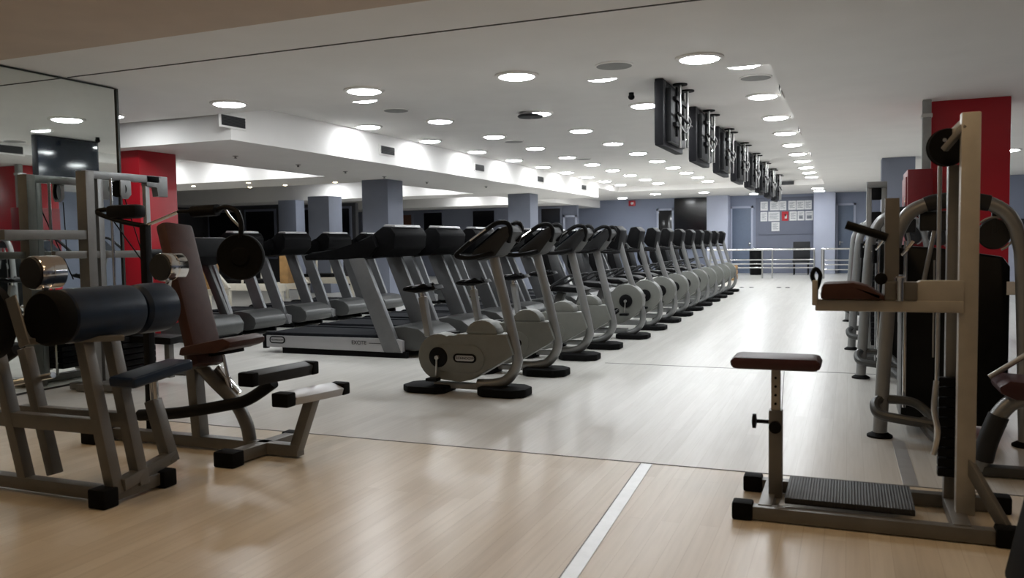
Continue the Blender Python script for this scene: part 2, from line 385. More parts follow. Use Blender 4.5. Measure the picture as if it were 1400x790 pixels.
M().cyl((0, 0, 0), (0, 0, -.04), .03).build('mount', BLK, cm)
M().sph((0, 0, -.05), .038, (1, 1, .9)).build('dome', BLK, cm)
sm0 = None
for k, (x, y) in enumerate([(-8.0, 9.4), (-8.05, 10.9), (-8.1, 12.3), (-8.1, 13.6), (-8.1, 15.3), (-7.6, 17.2)]):
    lab = 'small dark sprinkler rose on the soffit underside, %s from the red column' % ORD[k]
    if sm0 is None:
        sm0 = thing('sprinkler', (x, y, ZS), lab, 'sprinkler', 'sprinklers under the soffit')
        M().lathe([(.04, 0), (.04, -.006), (.015, -.01), (.012, -.03)], (0, 0, 0)).build('rose', SPK, sm0)
        M().lathe([(.02, -.03), (.022, -.034), (.004, -.036)], (0, 0, 0)).build('deflector', DKG, sm0)
    else: dup(sm0, (x, y, ZS), lab)

# ------------------------------------------------------------------ hanging screens
def make_tv():
    o = (-1.87, 8.95, 2.93); t = thing('hanging_screen', o, '', 'screen', 'screens hanging in a row from the tray ceiling')
    def m(): return M(o)
    m().bx((-1.95, 8.95, 2.23), (-1.855, 10.07, 2.935), .012).build('casing', TVB, t)
    m().bx((-1.957, 8.98, 2.26), (-1.945, 10.04, 2.91)).build('display', SCR, t, 'dark glossy display')
    m().bx((-1.86, 9.10, 2.28), (-1.80, 9.94, 2.86), .02).build('back_cover', DKG, t)
    m().bx((-1.805, 9.2, 2.74), (-1.76, 9.9, 2.78)).bx((-1.805, 9.2, 2.46), (-1.76, 9.9, 2.50)).bx((-1.80, 9.34, 2.36), (-1.78, 9.38, 2.90)).bx((-1.80, 9.72, 2.36), (-1.78, 9.76, 2.90)).build('bracket', BLK, t)
    for y, z in ((9.40, 2.24), (9.84, 2.28)):
        m().cyl((-1.76, y, z), (-1.76, y, 2.945), .016).build('pole', STEEL, t, 'shiny steel mounting pole')
        m().lathe([(.08, .01), (.08, -.005)], (-1.76, y, 2.93)).build('ceiling_plate', BLK, t)
    m().beam((-1.75, 9.2, 2.60), (-1.75, 10.05, 2.55), .03, .02).build('arm', BLK, t)
    m().tube([(-1.78, 9.3, 2.62), (-1.74, 9.35, 2.48), (-1.72, 9.5, 2.42), (-1.73, 9.7, 2.46), (-1.72, 9.85, 2.58), (-1.76, 9.88, 2.66)], .005, 8, 6).build('cable', PAPER, t, 'pale looping cable')
    return t
tv0 = make_tv()
for k in range(8):
    lab = ['flat dark screen at the front of the hanging row', 'second hanging screen behind the front one', 'third hanging screen from the front', 'fourth hanging screen from the front', 'fifth hanging screen from the front', 'sixth hanging screen from the front', 'seventh hanging screen from the front', 'last hanging screen at the far end of the row'][k]
    if k == 0: tv0['label'] = lab; tv0.location = (-1.85, 8.85, 2.96)
    else: dup(tv0, (-1.85, 8.85+2.05*k, 2.96), lab)

# ------------------------------------------------------------------ upright bikes
def capsule(cx, cz, w, h, n=8):
    r = h/2; pts = []
    for k in range(n+1):
        a = -math.pi/2+math.pi*k/n; pts.append((cx+w/2-r+r*math.cos(a), cz+r*math.sin(a)))
    for k in range(n+1):
        a = math.pi/2+math.pi*k/n; pts.append((cx-w/2+r+r*math.cos(a), cz+r*math.sin(a)))
    return pts
def arc(cx, cz, r, a0, a1, n=14):
    return [(cx+r*math.cos(math.radians(a0+(a1-a0)*k/n)), cz+r*math.sin(math.radians(a0+(a1-a0)*k/n))) for k in range(n+1)]
def make_bike():
    Y = 6.22; o = (-2.9, Y, 0)
    t = thing('upright_bike', o, '', 'exercise bike', 'upright exercise bikes in a row')
    def m(): return M(o)
    # housing
    poly = arc(-3.17, .30, .195, 250, 60, 18)[:]
    poly += [(-3.02, .485), (-2.98, .50), (-2.56, .505), (-2.50, .34), (-2.56, .30), (-2.86, .125), (-2.98, .095)]
    m().prism(poly, 'y', Y-.085, Y+.085, .014).build('housing', BODY, t)
    m().prism([(-2.78+a*1.15, .50+b*.95) for a, b in arc(0, 0, .125, 180, 0, 12)], 'y', Y-.075, Y+.075, .02).build('top_cover', BODY, t)
    m().prism(capsule(-2.99, .295, .48, .23), 'y', Y-.094, Y+.094, .006).build('side_panel', BODY, t)
    for s in (-1, 1): m().lathe([(.085, 0), (.085, .008), (.075, .014), (.03, .016)], (-3.17, Y+s*.09, .30), (0, s, 0)).build('crank_disc', BLK, t, 'black crank disc')
    for s, dz in ((-1, -1), (1, 1)):
        y = Y+s*.12
        m().cyl((-3.17, y-s*.03, .30), (-3.17, y+s*.012, .30), .018).beam((-3.17, y, .30), (-3.17+.01*dz, y, .30+dz*.17), .014, .024).build('crank_arm', STEEL, t)
        m().box((-3.17+.01*dz, y+s*.055, .30+dz*.175), (.10, .09, .028), None, .008).build('pedal', BLK, t)
    b = m().prism(capsule(-2.925, .30, .21, .075), 'y', Y-.101, Y-.094, .002).build('badge', BLK, t, 'black oval badge with silver lettering')
    m().prism(capsule(-2.925, .30, .175, .046), 'y', Y-.1025, Y-.10, .0008).build('badge_plate', PANEL, b)
    text_part('lettering', 'TECHNOGYM', .030, BLK, b, (-2.925-o[0], -.1035, .30), (math.pi/2, 0, 0))
    # seat
    m().beam((-3.30, Y, .46), (-3.355, Y, .80), .075, .06, up=(1, 0, 0), bev=.015).build('seat_sleeve', SIL, t)
    m().cyl((-3.345, Y, .74), (-3.365, Y, .85), .02).build('seat_post', CHR, t)
    m().prism([(-3.52, .845), (-3.50, .885), (-3.42, .90), (-3.30, .885), (-3.20, .895), (-3.185, .875), (-3.25, .85), (-3.38, .83)], 'y', Y-.085, Y+.085, .03).build('saddle', BLK, t)
    # stem
    m().tube([(-2.85, Y, .075), (-2.70, Y, .085), (-2.58, Y, .13), (-2.50, Y, .25), (-2.505, Y, .36), (-2.57, Y, .65), (-2.70, Y, 1.17)], .043, 14, 6).build('stem', SIL, t)
    m().beam((-3.25, Y, .055), (-2.65, Y, .055), .07, .05).build('floor_beam', SIL, t)
    hexf = [(-.21, -.10), (-.14, -.17), (.12, -.17), (.21, -.08), (.21, .08), (.12, .17), (-.14, .17), (-.21, .10)]
    m().prism([(-2.60+a, Y-.02+b_) for a, b_ in hexf], 'z', 0, .07, .02).build('foot', RUB, t)
    m().prism([(-3.30-a, Y-.02+b_) for a, b_ in hexf], 'z', 0, .06, .02).build('foot', RUB, t)
    m().prism([(-3.50, Y-.03), (-3.49, Y-.06), (-3.44, Y-.06), (-3.44, Y+.02), (-3.49, Y+.02)], 'z', 0, .025, .006).build('transport_wheel', BLK, t)
    # console + handlebars
    m().prism([(-2.78, 1.10), (-2.62, 1.14), (-2.47, 1.33), (-2.50, 1.385), (-2.56, 1.375), (-2.84, 1.165)], 'y', Y-.13, Y+.13, .02).build('console', DKG, t)
    m().prism([(-2.82, 1.19), (-2.60, 1.36), (-2.605, 1.365), (-2.825, 1.197)], 'y', Y-.10, Y+.10).build('display', SCR, t)
    for s in (-1, 1):
        y = Y+s*.20
        m().tube([(-2.62, Y+s*.1, 1.17), (-2.80, y, 1.13), (-2.93, y, 1.145), (-2.88, y, 1.20), (-2.74, y, 1.30), (-2.60, y-s*.02, 1.395), (-2.52, y-s*.06, 1.405), (-2.49, y-s*.08, 1.35), (-2.52, Y+s*.09, 1.25)], .02, 10, 6).build('handlebar', BLK, t)
    for s in (-1, 1):
        m().tube([(-2.80, Y+s*.221, 1.265), (-2.66, Y+s*.219, 1.355)], .007, 6).build('grip_sensor', CHR, t)
    return t
bike0 = make_bike()
for k, y in enumerate([6.22, 7.29, 8.36, 9.3]):
    lab = ['grey upright exercise bike at the front of the row, wholly in view', 'second upright bike, close behind the front one', 'third upright bike from the front', 'fourth upright bike, beside the first recumbent'][k]
    if k == 0: bike0['label'] = lab
    else: dup(bike0, (-2.9+[0, -.02, -.03, -.03][k], y, 0), lab)

# ------------------------------------------------------------------ recumbent bikes
def make_recumbent():
    Y = 10.36; o = (-2.9, Y, 0)
    t = thing('recumbent_bike', o, '', 'exercise bike', 'recumbent exercise bikes in a row')
    def m(): return M(o)
    poly = arc(-2.62, .48, .215, -60, 150, 20) + [(-2.95, .47), (-3.12, .36), (-3.3, .30), (-3.3, .17), (-2.95, .13), (-2.66, .20)]
    m().prism(poly, 'y', Y-.09, Y+.09, .014).build('housing', BODY, t)
    for s in (-1, 1): m().lathe([(.085, 0), (.085, .008), (.075, .014), (.03, .016)], (-2.62, Y+s*.092, .48), (0, s, 0)).build('crank_disc', BLK, t, 'black crank disc')
    for s, dz in ((-1, -1), (1, 1)):
        y = Y+s*.12
        m().cyl((-2.62, y-s*.03, .48), (-2.62, y+s*.012, .48), .018).beam((-2.62, y, .48), (-2.62+.01*dz, y, .48+dz*.16), .014, .024).build('crank_arm', STEEL, t)
        m().box((-2.62, y+s*.055, .48+dz*.165), (.11, .09, .03), None, .008).build('pedal', BLK, t)
    ca, sa = math.cos(.6), math.sin(.6)
    b = m().prism([(-2.80+(x)*ca-(z)*sa, .315+x*sa+z*ca) for x, z in capsule(0, 0, .21, .07)], 'y', Y-.097, Y-.09, .002).build('badge', BLK, t, 'black oval badge with silver lettering')
    text_part('lettering', 'TECHNOGYM', .031, PANEL, b, (-2.80-o[0], -.0985, .315), (math.pi/2, -.6, 0))
    m().tube([(-2.70, Y, .06), (-2.55, Y, .08), (-2.45, Y, .17), (-2.42, Y, .30), (-2.46, Y, .46), (-2.58, Y, .75), (-2.72, Y, 1.22)], .038, 14, 6).build('stem', SIL, t)
    m().prism([(-2.55+a, Y+b_) for a, b_ in [(-.2, -.13), (-.12, -.2), (.14, -.2), (.21, -.1), (.21, .1), (.14, .2), (-.12, .2), (-.2, .13)]], 'z', 0, .06, .02).build('foot', RUB, t)
    m().bx((-3.92, Y-.22, 0), (-3.72, Y+.22, .06), .02).build('foot', RUB, t)
    m().beam((-3.85, Y, .09), (-2.62, Y, .09), .10, .07, bev=.015).build('floor_beam', SIL, t)
    m().prism([(-2.80, 1.15), (-2.70, 1.13), (-2.66, 1.38), (-2.72, 1.44), (-2.80, 1.43), (-2.86, 1.22)], 'y', Y-.17, Y+.17, .02).build('console', BLK, t)
    m().prism([(-2.868, 1.22), (-2.808, 1.41), (-2.813, 1.415), (-2.874, 1.224)], 'y', Y-.13, Y+.13).build('display', SCR, t)
    for s in (-1, 1):
        m().tube([(-2.70, Y+s*.10, 1.10), (-2.78, Y+s*.24, 1.10), (-2.98, Y+s*.26, 1.12), (-3.06, Y+s*.24, 1.13)], .016, 8, 5).build('handlebar', BLK, t)
    m().beam((-3.72, Y, .10), (-3.50, Y, .58), .14, .10, up=(1, 0, 0), bev=.02).build('seat_pillar', SILD, t)
    m().prism([(-3.62, .60), (-3.60, .68), (-3.25, .66), (-3.15, .62), (-3.2, .58)], 'y', Y-.21, Y+.21, .03).build('seat', BLK, t)
    m().prism([(-3.60, .66), (-3.52, .68), (-3.66, 1.20), (-3.74, 1.20), (-3.72, .9)], 'y', Y-.20, Y+.20, .03).build('backrest', BLK, t)
    for s in (-1, 1):
        m().tube([(-3.60, Y+s*.18, .62), (-3.55, Y+s*.27, .68), (-3.33, Y+s*.28, .80), (-3.22, Y+s*.28, .81)], .016, 8, 5).build('seat_handle', DKG, t)
    m().box((-2.86, Y-.02, .575), (.12, .13, .004), Matrix.Rotation(.55, 3, 'Y')).build('sticker', PAPER, t, 'white instruction sticker')
    return t
rec0 = make_recumbent()
for k in range(10):
    lab = 'recumbent exercise bike, %s behind the upright bikes' % ORD[k] if k < 9 else 'last recumbent bike at the far end of the row'
    if k == 0: rec0['label'] = lab
    else: dup(rec0, (-2.9-.006*k, 10.36+1.085*k, 0), lab)

# ------------------------------------------------------------------ treadmills
def make_treadmill():
    X0, Y0 = -6.35, 7.85; o = (X0+1.0, Y0+.43, 0)
    t = thing('treadmill', o, '', 'treadmill', 'treadmills of the near row')
    def P(l): return [(X0+a, b) for a, b in l]
    def m(): return M(o)
    for y0, y1 in ((0, .06), (.80, .86)):
        m().prism(P([(.03, .07), (.03, .205), (1.75, .215), (1.85, .19), (1.85, .06)]), 'y', Y0+y0, Y0+y1, .008).build('side_rail', PANEL, t)
        m().prism(P([(-.02, .05), (-.02, .215), (.03, .24), (.03, .05)]), 'y', Y0+y0-.003, Y0+y1+.003, .006).build('end_cap', BLK, t)
        m().bx((X0+.25, Y0+y0+.01, 0), (X0+1.9, Y0+y1-.01, .07)).build('skid', RUB, t)
        yy = y0 if y0 == 0 else y0
        m().prism(P([(1.62, .06), (1.84, .06), (1.40, 1.10), (1.19, 1.10)]), 'y', Y0+yy-.012, Y0+yy+.058, .018).build('upright', TMUP, t)
        m().prism(P([(.62, 1.075), (.60, 1.13), (.70, 1.165), (1.05, 1.20), (1.30, 1.27), (1.50, 1.36), (1.56, 1.22), (1.45, 1.10), (1.1, 1.085)]), 'y', Y0+yy-.012, Y0+yy+.07, .022).build('handrail', CONS, t)
    m().bx((X0-.01, Y0+.06, .14), (X0+1.62, Y0+.80, .222), .01).build('deck', BELT, t)
    m().bx((X0+.01, Y0+.12, .22), (X0+1.60, Y0+.74, .232)).build('belt', BELT, t)
    for s in (.09, .77): m().bx((X0+.02, Y0+s-.08 if s < .4 else Y0+s-.03, .203), (X0+1.6, Y0+s+.03 if s < .4 else Y0+s+.08, .243), .008).build('foot_rest', BELT, t)
    hood = P([(1.45, .12), (1.45, .245), (1.62, .325), (1.85, .345), (2.02, .32), (2.12, .25), (2.14, .17), (2.10, .10), (1.95, .07)])
    m().prism(hood, 'y', Y0+.062, Y0+.798, .02).build('motor_hood', SILD, t)
    # console
    con = P([(1.22, 1.12), (1.30, 1.09), (1.62, 1.11), (1.74, 1.20), (1.76, 1.36), (1.70, 1.44), (1.60, 1.45), (1.42, 1.33)])
    m().prism(con, 'y', Y0+.06, Y0+.80, .03).build('console', CONS, t)
    m().prism(P([(1.36, 1.255), (1.55, 1.425), (1.545, 1.432), (1.352, 1.262)]), 'y', Y0+.2, Y0+.66).build('display', SCR, t)
    m().prism(P([(1.56, 1.445), (1.72, 1.435), (1.71, 1.46), (1.58, 1.468)]), 'y', Y0+.14, Y0+.72, .006).build('reading_ledge', PANEL, t, 'pale ledge on top of the console')
    m().tube([(X0+1.30, Y0+.09, 1.13), (X0+1.12, Y0+.2, 1.10), (X0+1.08, Y0+.43, 1.10), (X0+1.12, Y0+.66, 1.10), (X0+1.30, Y0+.77, 1.13)], .022, 10, 6).build('front_grip', BLK, t)
    b = m().prism([(X0+a, z) for a, z in capsule(.19, .155, .22, .085)], 'y', Y0-.006, Y0+.001, .002).build('badge', BLK, t, 'black oval badge with silver lettering')
    m().prism([(X0+a, z) for a, z in capsule(.19, .155, .19, .058)], 'y', Y0-.0075, Y0-.003, .001).build('badge_plate', PANEL, b)
    text_part('lettering', 'TECHNOGYM', .029, BLK, b, (X0+.19-o[0], Y0-.0085-o[1], .155), (math.pi/2, 0, 0))
    text_part('lettering', 'EXCITE', .06, DKG, t, (X0+1.30-o[0], Y0-.0015-o[1], .155), (math.pi/2, 0, 0))
    m().bx((X0+1.43, Y0-.002, .152), (X0+1.60, Y0+.001, .158)).build('pinstripe', DKG, t)
    return t
tm0 = make_treadmill()
for k in range(10):
    lab = ['silver sided treadmill at the front of the row beside the first bike'] + ['%s treadmill of the row behind the bikes, counted from the front' % ORD[j] for j in range(1, 10)]
    if k == 0: tm0['label'] = lab[0]
    else: dup(tm0, (-5.35, 8.28+1.07*k, 0), lab[k])
for k, y in enumerate((9.17, 10.33, 11.49, 12.65, 15.2, 16.36, 17.5)):
    l = dup(tm0, (-8.66, y+.40, 0), 'treadmill of the far row beyond the red column, %s from that column' % ORD[k])
    l['group'] = 'treadmills of the far row'; l.scale = (.93, .92, 1)

# ------------------------------------------------------------------ reformer benches far behind
def make_reformer():
    o = (-11.4, 13.6, 0); t = thing('reformer_bench', o, '', 'exercise bench', 'cream framed benches behind the treadmills')
    def m(): return M(o)
    for x in (-12.1, -10.3):
        for y in (13.3, 13.9): m().bx((x-.03, y-.03, 0), (x+.03, y+.03, .38), .006).build('leg', CREAM, t)
    for y in (13.3, 13.9): m().bx((-12.2, y-.03, .36), (-10.2, y+.03, .50), .01).build('rail', CREAM, t)
    m().bx((-11.7, 13.33, .5), (-10.9, 13.87, .58), .02).build('carriage', BLK, t)
    for y in (13.3, 13.9): m().tube([(-11.9, y, .5), (-11.9, y, 1.15), (-11.85, y, 1.22), (-11.3, y, 1.22), (-11.25, y, 1.15), (-11.25, y, .5)], .025, 8).build('hoop', CREAM, t)
    m().bx((-10.45, 13.45, .5), (-10.25, 13.75, 1.25), .01).build('post', WOOD, t, 'honey coloured wooden post')
    m().beam((-10.35, 13.6, .95), (-9.9, 13.6, .5), .06, .05).build('brace', CREAM, t)
    return t
rf0 = make_reformer()
rf0['label'] = 'cream framed bench with a wooden post, closest to the red column'
dup(rf0, (-11.6, 11.6, 0), 'cream framed bench with wooden post in front of the first bench row')
dup(rf0, (-11.6, 16.4, 0), 'cream framed bench with wooden post beside the far blue column')

# ------------------------------------------------------------------ red box, pipe
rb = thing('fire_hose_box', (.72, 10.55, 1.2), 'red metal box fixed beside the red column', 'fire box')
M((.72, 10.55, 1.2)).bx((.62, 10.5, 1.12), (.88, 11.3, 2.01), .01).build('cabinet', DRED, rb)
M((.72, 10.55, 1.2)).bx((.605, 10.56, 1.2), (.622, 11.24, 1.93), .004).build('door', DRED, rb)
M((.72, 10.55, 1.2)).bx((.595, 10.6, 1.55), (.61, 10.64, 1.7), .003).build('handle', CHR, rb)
pp = thing('wall_pipe', (.82, 10.66, 1.9), 'grey vertical pipe coming down beside the red column', 'pipe')
M((.82, 10.66, 1.9)).bx((.775, 10.6, 1.88), (.865, 10.7, 2.8), .008).build('duct', SPK, pp)
M((.82, 10.66, 1.9)).bx((.765, 10.59, 2.6), (.875, 10.76, 2.64)).build('clamp', STEEL, pp)

# ------------------------------------------------------------------ back of the hall: rail, bin, box, chair, notices
rl = thing('handrail_barrier', (-2.4, 27, 0), 'chrome barrier with three lower bars in front of the back wall', 'barrier')
def m(): return M((-2.4, 27, 0))
m().tube([(-4.2, 27, .90), (-.95, 27, .90)], .032, 12).build('top_rail', CHR, rl)
for z in (.58, .45, .33): m().tube([(-4.2, 27, z), (-.95, 27, z)], .017, 8).build('bar', CHR, rl)
for x in (-4.1, -2.5, -2.2, -.97): m().cyl((x, 27, 0), (x, 27, .90), .025).build('post', STEEL, rl)
rl2 = thing('handrail_barrier', (-.3, 26.9, 0), 'shorter chrome barrier section in front of the slate blue door', 'barrier')
def m(): return M((-.3, 26.9, 0))
m().tube([(-.75, 26.9, .90), (.25, 26.9, .90)], .025, 12).build('top_rail', CHR, rl2)
for z in (.56, .42, .27): m().tube([(-.75, 26.9, z), (.25, 26.9, z)], .015, 8).build('bar', CHR, rl2)
for x in (-.72, .22): m().cyl((x, 26.9, 0), (x, 26.9, .9), .05).build('post', STEEL, rl2)
bn = thing('waste_bin', (-2.95, 29.5, 0), 'tall black bin behind the chrome barrier', 'bin')
M((-2.95, 29.5, 0)).lathe([(.18, 0), (.2, .05), (.21, .8), (.2, .82)], (-2.95, 29.5, 0)).build('body', BLK, bn)
M((-2.95, 29.5, 0)).lathe([(.215, .82), (.215, .86), (.12, .92), (.02, .93)], (-2.95, 29.5, 0)).build('lid', BLK, bn)
cb = thing('wooden_crate', (-3.3, 25.6, 0), 'small honey wood crate at the end of the bike row', 'crate')
for k in range(3):
    z = .03+k*.15
    M((-3.3, 25.6, 0)).bx((-3.52, 25.4, z), (-3.1, 25.42, z+.12), .004).bx((-3.52, 25.78, z), (-3.1, 25.8, z+.12), .004).bx((-3.52, 25.42, z), (-3.5, 25.78, z+.12), .004).bx((-3.12, 25.42, z), (-3.1, 25.78, z+.12), .004).build('slat', WOOD, cb)
M((-3.3, 25.6, 0)).bx((-3.5, 25.42, 0), (-3.12, 25.78, .03)).bx((-3.5, 25.42, .03), (-3.46, 25.46, .45)).bx((-3.16, 25.42, .03), (-3.12, 25.46, .45)).bx((-3.5, 25.74, .03), (-3.46, 25.78, .45)).bx((-3.16, 25.74, .03), (-3.12, 25.78, .45)).build('base', WOOD, cb)
ch = thing('desk_chair', (-1.45, 29.6, 0), 'dark grey chair behind the barrier under the notices', 'chair')
def m(): return M((-1.45, 29.6, 0))
m().bx((-1.75, 29.35, .42), (-1.2, 29.85, .50), .03).build('seat', DKG, ch)
m().bx((-1.75, 29.82, .5), (-1.2, 29.9, 1.12), .03).build('backrest', DKG, ch)
for x in (-1.7, -1.25):
    for y in (29.4, 29.8): m().cyl((x, y, 0), (x, y, .43), .018).build('leg', BLK, ch)
# notice board papers
nb = thing('notice_board', (-2.1, 30.95, 1.4), 'grey notice board carrying two rows of sheets', 'notice board')
M((-2.1, 30.95, 1.4)).bx((-3.0, 30.94, 1.38), (-1.15, 30.97, 2.64), .004).build('board', DKB, nb)
def sheet(x0, x1, z0, z1, k, kind=0):
    lab = 'printed sheet pinned to the notice board, %s' % k
    o = (x0, 30.94, z0); t = thing('notice_sheet', o, lab, 'notice', 'sheets on the notice board')
    M(o).bx((x0, 30.934, z0), (x1, 30.939, z1)).build('paper', PAPER if kind != 1 else REDP, t)
    if kind != 1:
        pr = M(o); n = 5
        for q in range(n):
            z = z1-.06-q*(z1-z0-.1)/n
            pr.bx((x0+.04, 30.931, z-.012), (x1-.04-.05*(q % 2), 30.9335, z+.004))
        if kind == 2: pr.bx((x0+.05, 30.931, z0+.06), (x1-.05, 30.9335, z0+.16))
        pr.build('print', INK, t)
    else:
        M(o).bx((x0+.1, 30.931, z0+.08), (x0+.17, 30.9335, z1-.1)).bx((x0+.1, 30.931, z1-.17), (x1-.07, 30.9335, z1-.1)).build('print', PAPER, t)
xt = [(-2.93, -2.68), (-2.60, -2.30), (-2.29, -2.05), (-1.98, -1.73), (-1.71, -1.45), (-1.44, -1.2)]
for k, (a, b) in enumerate(xt): sheet(a, b, 2.24, 2.56, '%s in the top row' % ORD[k])
xb = [(-2.93, -2.68), (-2.66, -2.26), (-2.2, -1.96), (-1.94, -1.68), (-1.67, -1.43), (-1.41, -1.14)]
for k, (a, b) in enumerate(xb): sheet(a, b-.015, 1.86, 2.19, ('%s in the second row' % ORD[k]) if k != 2 else 'the bright red one', 1 if k == 2 else (2 if k > 3 else 0))
sheet(-2.55, -2.28, 1.50, 1.82, 'alone below the second row')
fx = thing('alarm_box', (-7.6, 30.95, 2.62), 'small red alarm box high on the lavender back wall', 'alarm box')
M((-7.6, 30.95, 2.62)).bx((-7.75, 30.9, 2.55), (-7.5, 31, 2.75), .01).build('body', RED, fx)
M((-7.6, 30.95, 2.62)).cyl((-7.62, 30.9, 2.65), (-7.62, 30.88, 2.65), .05).build('lens', PAPER, fx)
for k, x in enumerate((-2.53, -2.29, -1.62, -1.41)):
    t = thing('floor_socket', (x, 21.85, 0), 'small dark round floor socket, %s of four in the aisle' % ORD[k], 'floor socket', 'floor sockets in the aisle')
    M().lathe([(.06, 0), (.06, .006), (.05, .01)], (0, 0, 0)).build('ring', DKG, t)
    M().lathe([(.045, .004), (.04, .014), (.001, .016)], (0, 0, 0)).build('cap', BLK, t)

# ------------------------------------------------------------------ leg curl machine with navy rollers
o = (-3.6, 3.05, 0); t = thing('leg_curl_machine', o, 'grey leg curl machine with thick navy rollers and chrome drums', 'gym machine')
def m(): return M(o)
for y in (2.95, 3.11):
    m().beam((-3.31, y, .05), (-3.50, y+.01, .84), .062, .062, up=(1, 0, 0)).build('upright', FRAME, t)
    m().beam((-4.14, y, .375), (-3.38, y, .38), .055, .075).build('side_bar', FRAME, t)
    m().beam((-3.92, y, .05), (-4.10, y, .72), .06, .06, up=(1, 0, 0)).build('rear_upright', FRAME, t)
m().beam((-4.9, 2.95, .05), (-3.36, 2.95, .05), .065, .065).build('base_rail', FRAME, t)
m().beam((-3.33, 2.93, .05), (-3.33, 3.24, .05), .065, .065).build('front_foot_bar', FRAME, t)
m().bx((-3.385, 2.85, 0), (-3.275, 2.94, .095), .012).build('rubber_foot', RUB, t)
m().bx((-3.375, 3.22, 0), (-3.27, 3.31, .09), .012).build('rubber_foot', RUB, t)
m().beam((-3.30, 2.97, .09), (-3.37, 3.38, .13), .06, .06).build('elbow_bar', FRAME, t)
m().beam((-3.36, 3.36, .10), (-3.47, 3.36, .43), .065, .07, up=(1, 0, 0)).build('seat_sleeve', FRAME, t)
sp = m().cyl((-3.455, 3.36, .40), (-3.46, 3.36, .56), .022); sp.build('seat_post', CHR, t)
R_ = Matrix.Rotation(.10, 3, 'X')
m().box((-3.27, 3.17, .615), (.17, .40, .055), R_, .02, 3).build('seat', NAVY, t)
m().beam((-3.46, 3.36, .55), (-3.26, 3.16, .585), .05, .03).build('seat_bracket', FRAME, t)
for a, b in ((2.83, 3.27), (3.285, 3.50)):
    m().lathe([(.02, 0), (.11, 0), (.130, .018), (.134, .06), (.134, b-a-.06), (.130, b-a-.018), (.11, b-a), (.02, b-a)], (-3.5, a, .925), (0, 1, 0), 36).build('roller', NAVY, t)
m().lathe([(.03, 0), (.118, 0), (.132, .02), (.132, .085), (.03, .09)], (-3.5, 2.745, .925), (0, 1, 0), 36).build('roller', RUB, t, 'black roller end')
m().cyl((-3.5, 2.76, .925), (-3.5, 3.56, .925), .02).build('roller_axle', STEEL, t)
m().beam((-3.64, 2.70, 1.03), (-3.56, 2.70, .80), .012, .07, up=(1, 0, 0)).beam((-3.6, 2.70, .82), (-3.38, 3.1, .80), .05, .03).build('side_plate', FRAME, t)
for y0 in (2.86, 3.68):
    m().lathe([(.08, 0), (.083, .006), (.083, .06), (.080, .064), (.083, .068), (.083, .135), (.07, .14)], (-3.7, y0, 1.135), (0, 1, 0), 32).build('drum', CHR, t)
    m().lathe([(.078, -.004), (.074, -.012), (.01, -.013)], (-3.7, y0, 1.135), (0, 1, 0), 32).build('drum_cap', DKG, t)
    m().beam((-3.70, y0+.06, 1.07), (-3.55, y0+(.02 if y0 < 3 else -.12), .93), .014, .035, up=(0, 1, 0)).build('drum_link', CHR, t)
m().lathe([(.03, 0), (.19, 0), (.19, .04), (.15, .046), (.05, .046), (.05, .07), (.03, .07)], (-3.90, 2.78, .90), (0, -1, 0), 36).build('weight_plate', BLK, t)
m().lathe([(.035, .0), (.055, .004), (.055, .02), (.02, .022)], (-3.90, 2.71, .90), (0, -1, 0), 24).build('plate_hub', CHR, t)
m().cyl((-3.90, 2.72, .90), (-3.90, 3.0, .90), .025).beam((-3.95, 2.92, .90), (-3.5, 2.95, .86), .05, .06).build('lever_arm', FRAME, t)
m().tube([(-4.5, 3.15, .62), (-4.36, 3.15, .51), (-4.25, 3.15, .52), (-3.95, 3.15, .575)], .017, 10, 5).build('hand_lever', CHR, t)
m().cyl((-4.38, 3.15, .62), (-4.22, 3.15, .70), .028).build('lever_grip', BLK, t)
for y in (2.95, 3.11): m().bx((-4.95, y-.06, 0), (-4.84, y+.06, .09), .012).build('rubber_foot', RUB, t)

# ------------------------------------------------------------------ seated press with brown backrest
o = (-3.5, 4.0, 0); t = thing('seated_press_machine', o, 'machine with brown backrest, black foot pads and hanging plate beside the navy roller machine', 'gym machine')
def m(): return M(o)
m().beam((-4.5, 3.98, .045), (-2.98, 3.98, .045), .07, .07).build('base_rail', FRAME, t)
m().beam((-3.26, 3.70, .045), (-3.22, 4.26, .045), .085, .07).build('foot_bar', FRAME, t)
m().bx((-3.33, 3.64, 0), (-3.19, 3.74, .09), .012).build('rubber_foot', RUB, t)
m().bx((-3.29, 4.2, 0), (-3.17, 4.28, .085), .012).build('rubber_foot', RUB, t)
m().bx((-4.55, 3.80, 0), (-4.43, 4.16, .085), .012).build('rubber_foot', RUB, t)
m().beam((-3.73, 3.98, .07), (-3.77, 3.98, .60), .08, .07, up=(1, 0, 0)).build('main_post', FRAME, t)
m().tube([(-3.35, 3.98, .07), (-3.37, 3.98, .17), (-3.45, 3.98, .30), (-3.60, 3.98, .42), (-3.74, 3.98, .54)], .04, 12, 5).build('curved_brace', FRAME, t)
m().cyl((-3.56, 4.0, .64), (-3.50, 4.0, .36), .010).cyl((-3.525, 4.0, .45), (-3.50, 4.0, .36), .02).build('gas_strut', CHR, t)
m().beam((-3.62, 4.02, .50), (-3.46, 4.02, .34), .035, .05, up=(1, 0, 0)).build('slide_rail', CHR, t)
a, b = V((-3.61, 3.93, .53)), V((-3.92, 4.02, 1.39))
m().beam(a, b, .235, .085, up=(1, 0, .4), bev=.028).build('backrest', BRN, t)
m().beam(a+V((-.06, 0, -.02)), b+V((-.06, 0, -.05)), .10, .05, up=(1, 0, .4)).build('backrest_frame', FRAME, t)
m().prism([(-3.70, .60), (-3.68, .655), (-3.36, .72), (-3.30, .70), (-3.31, .66), (-3.42, .63)], 'y', 3.78, 4.10, .022).build('seat', BRN, t)
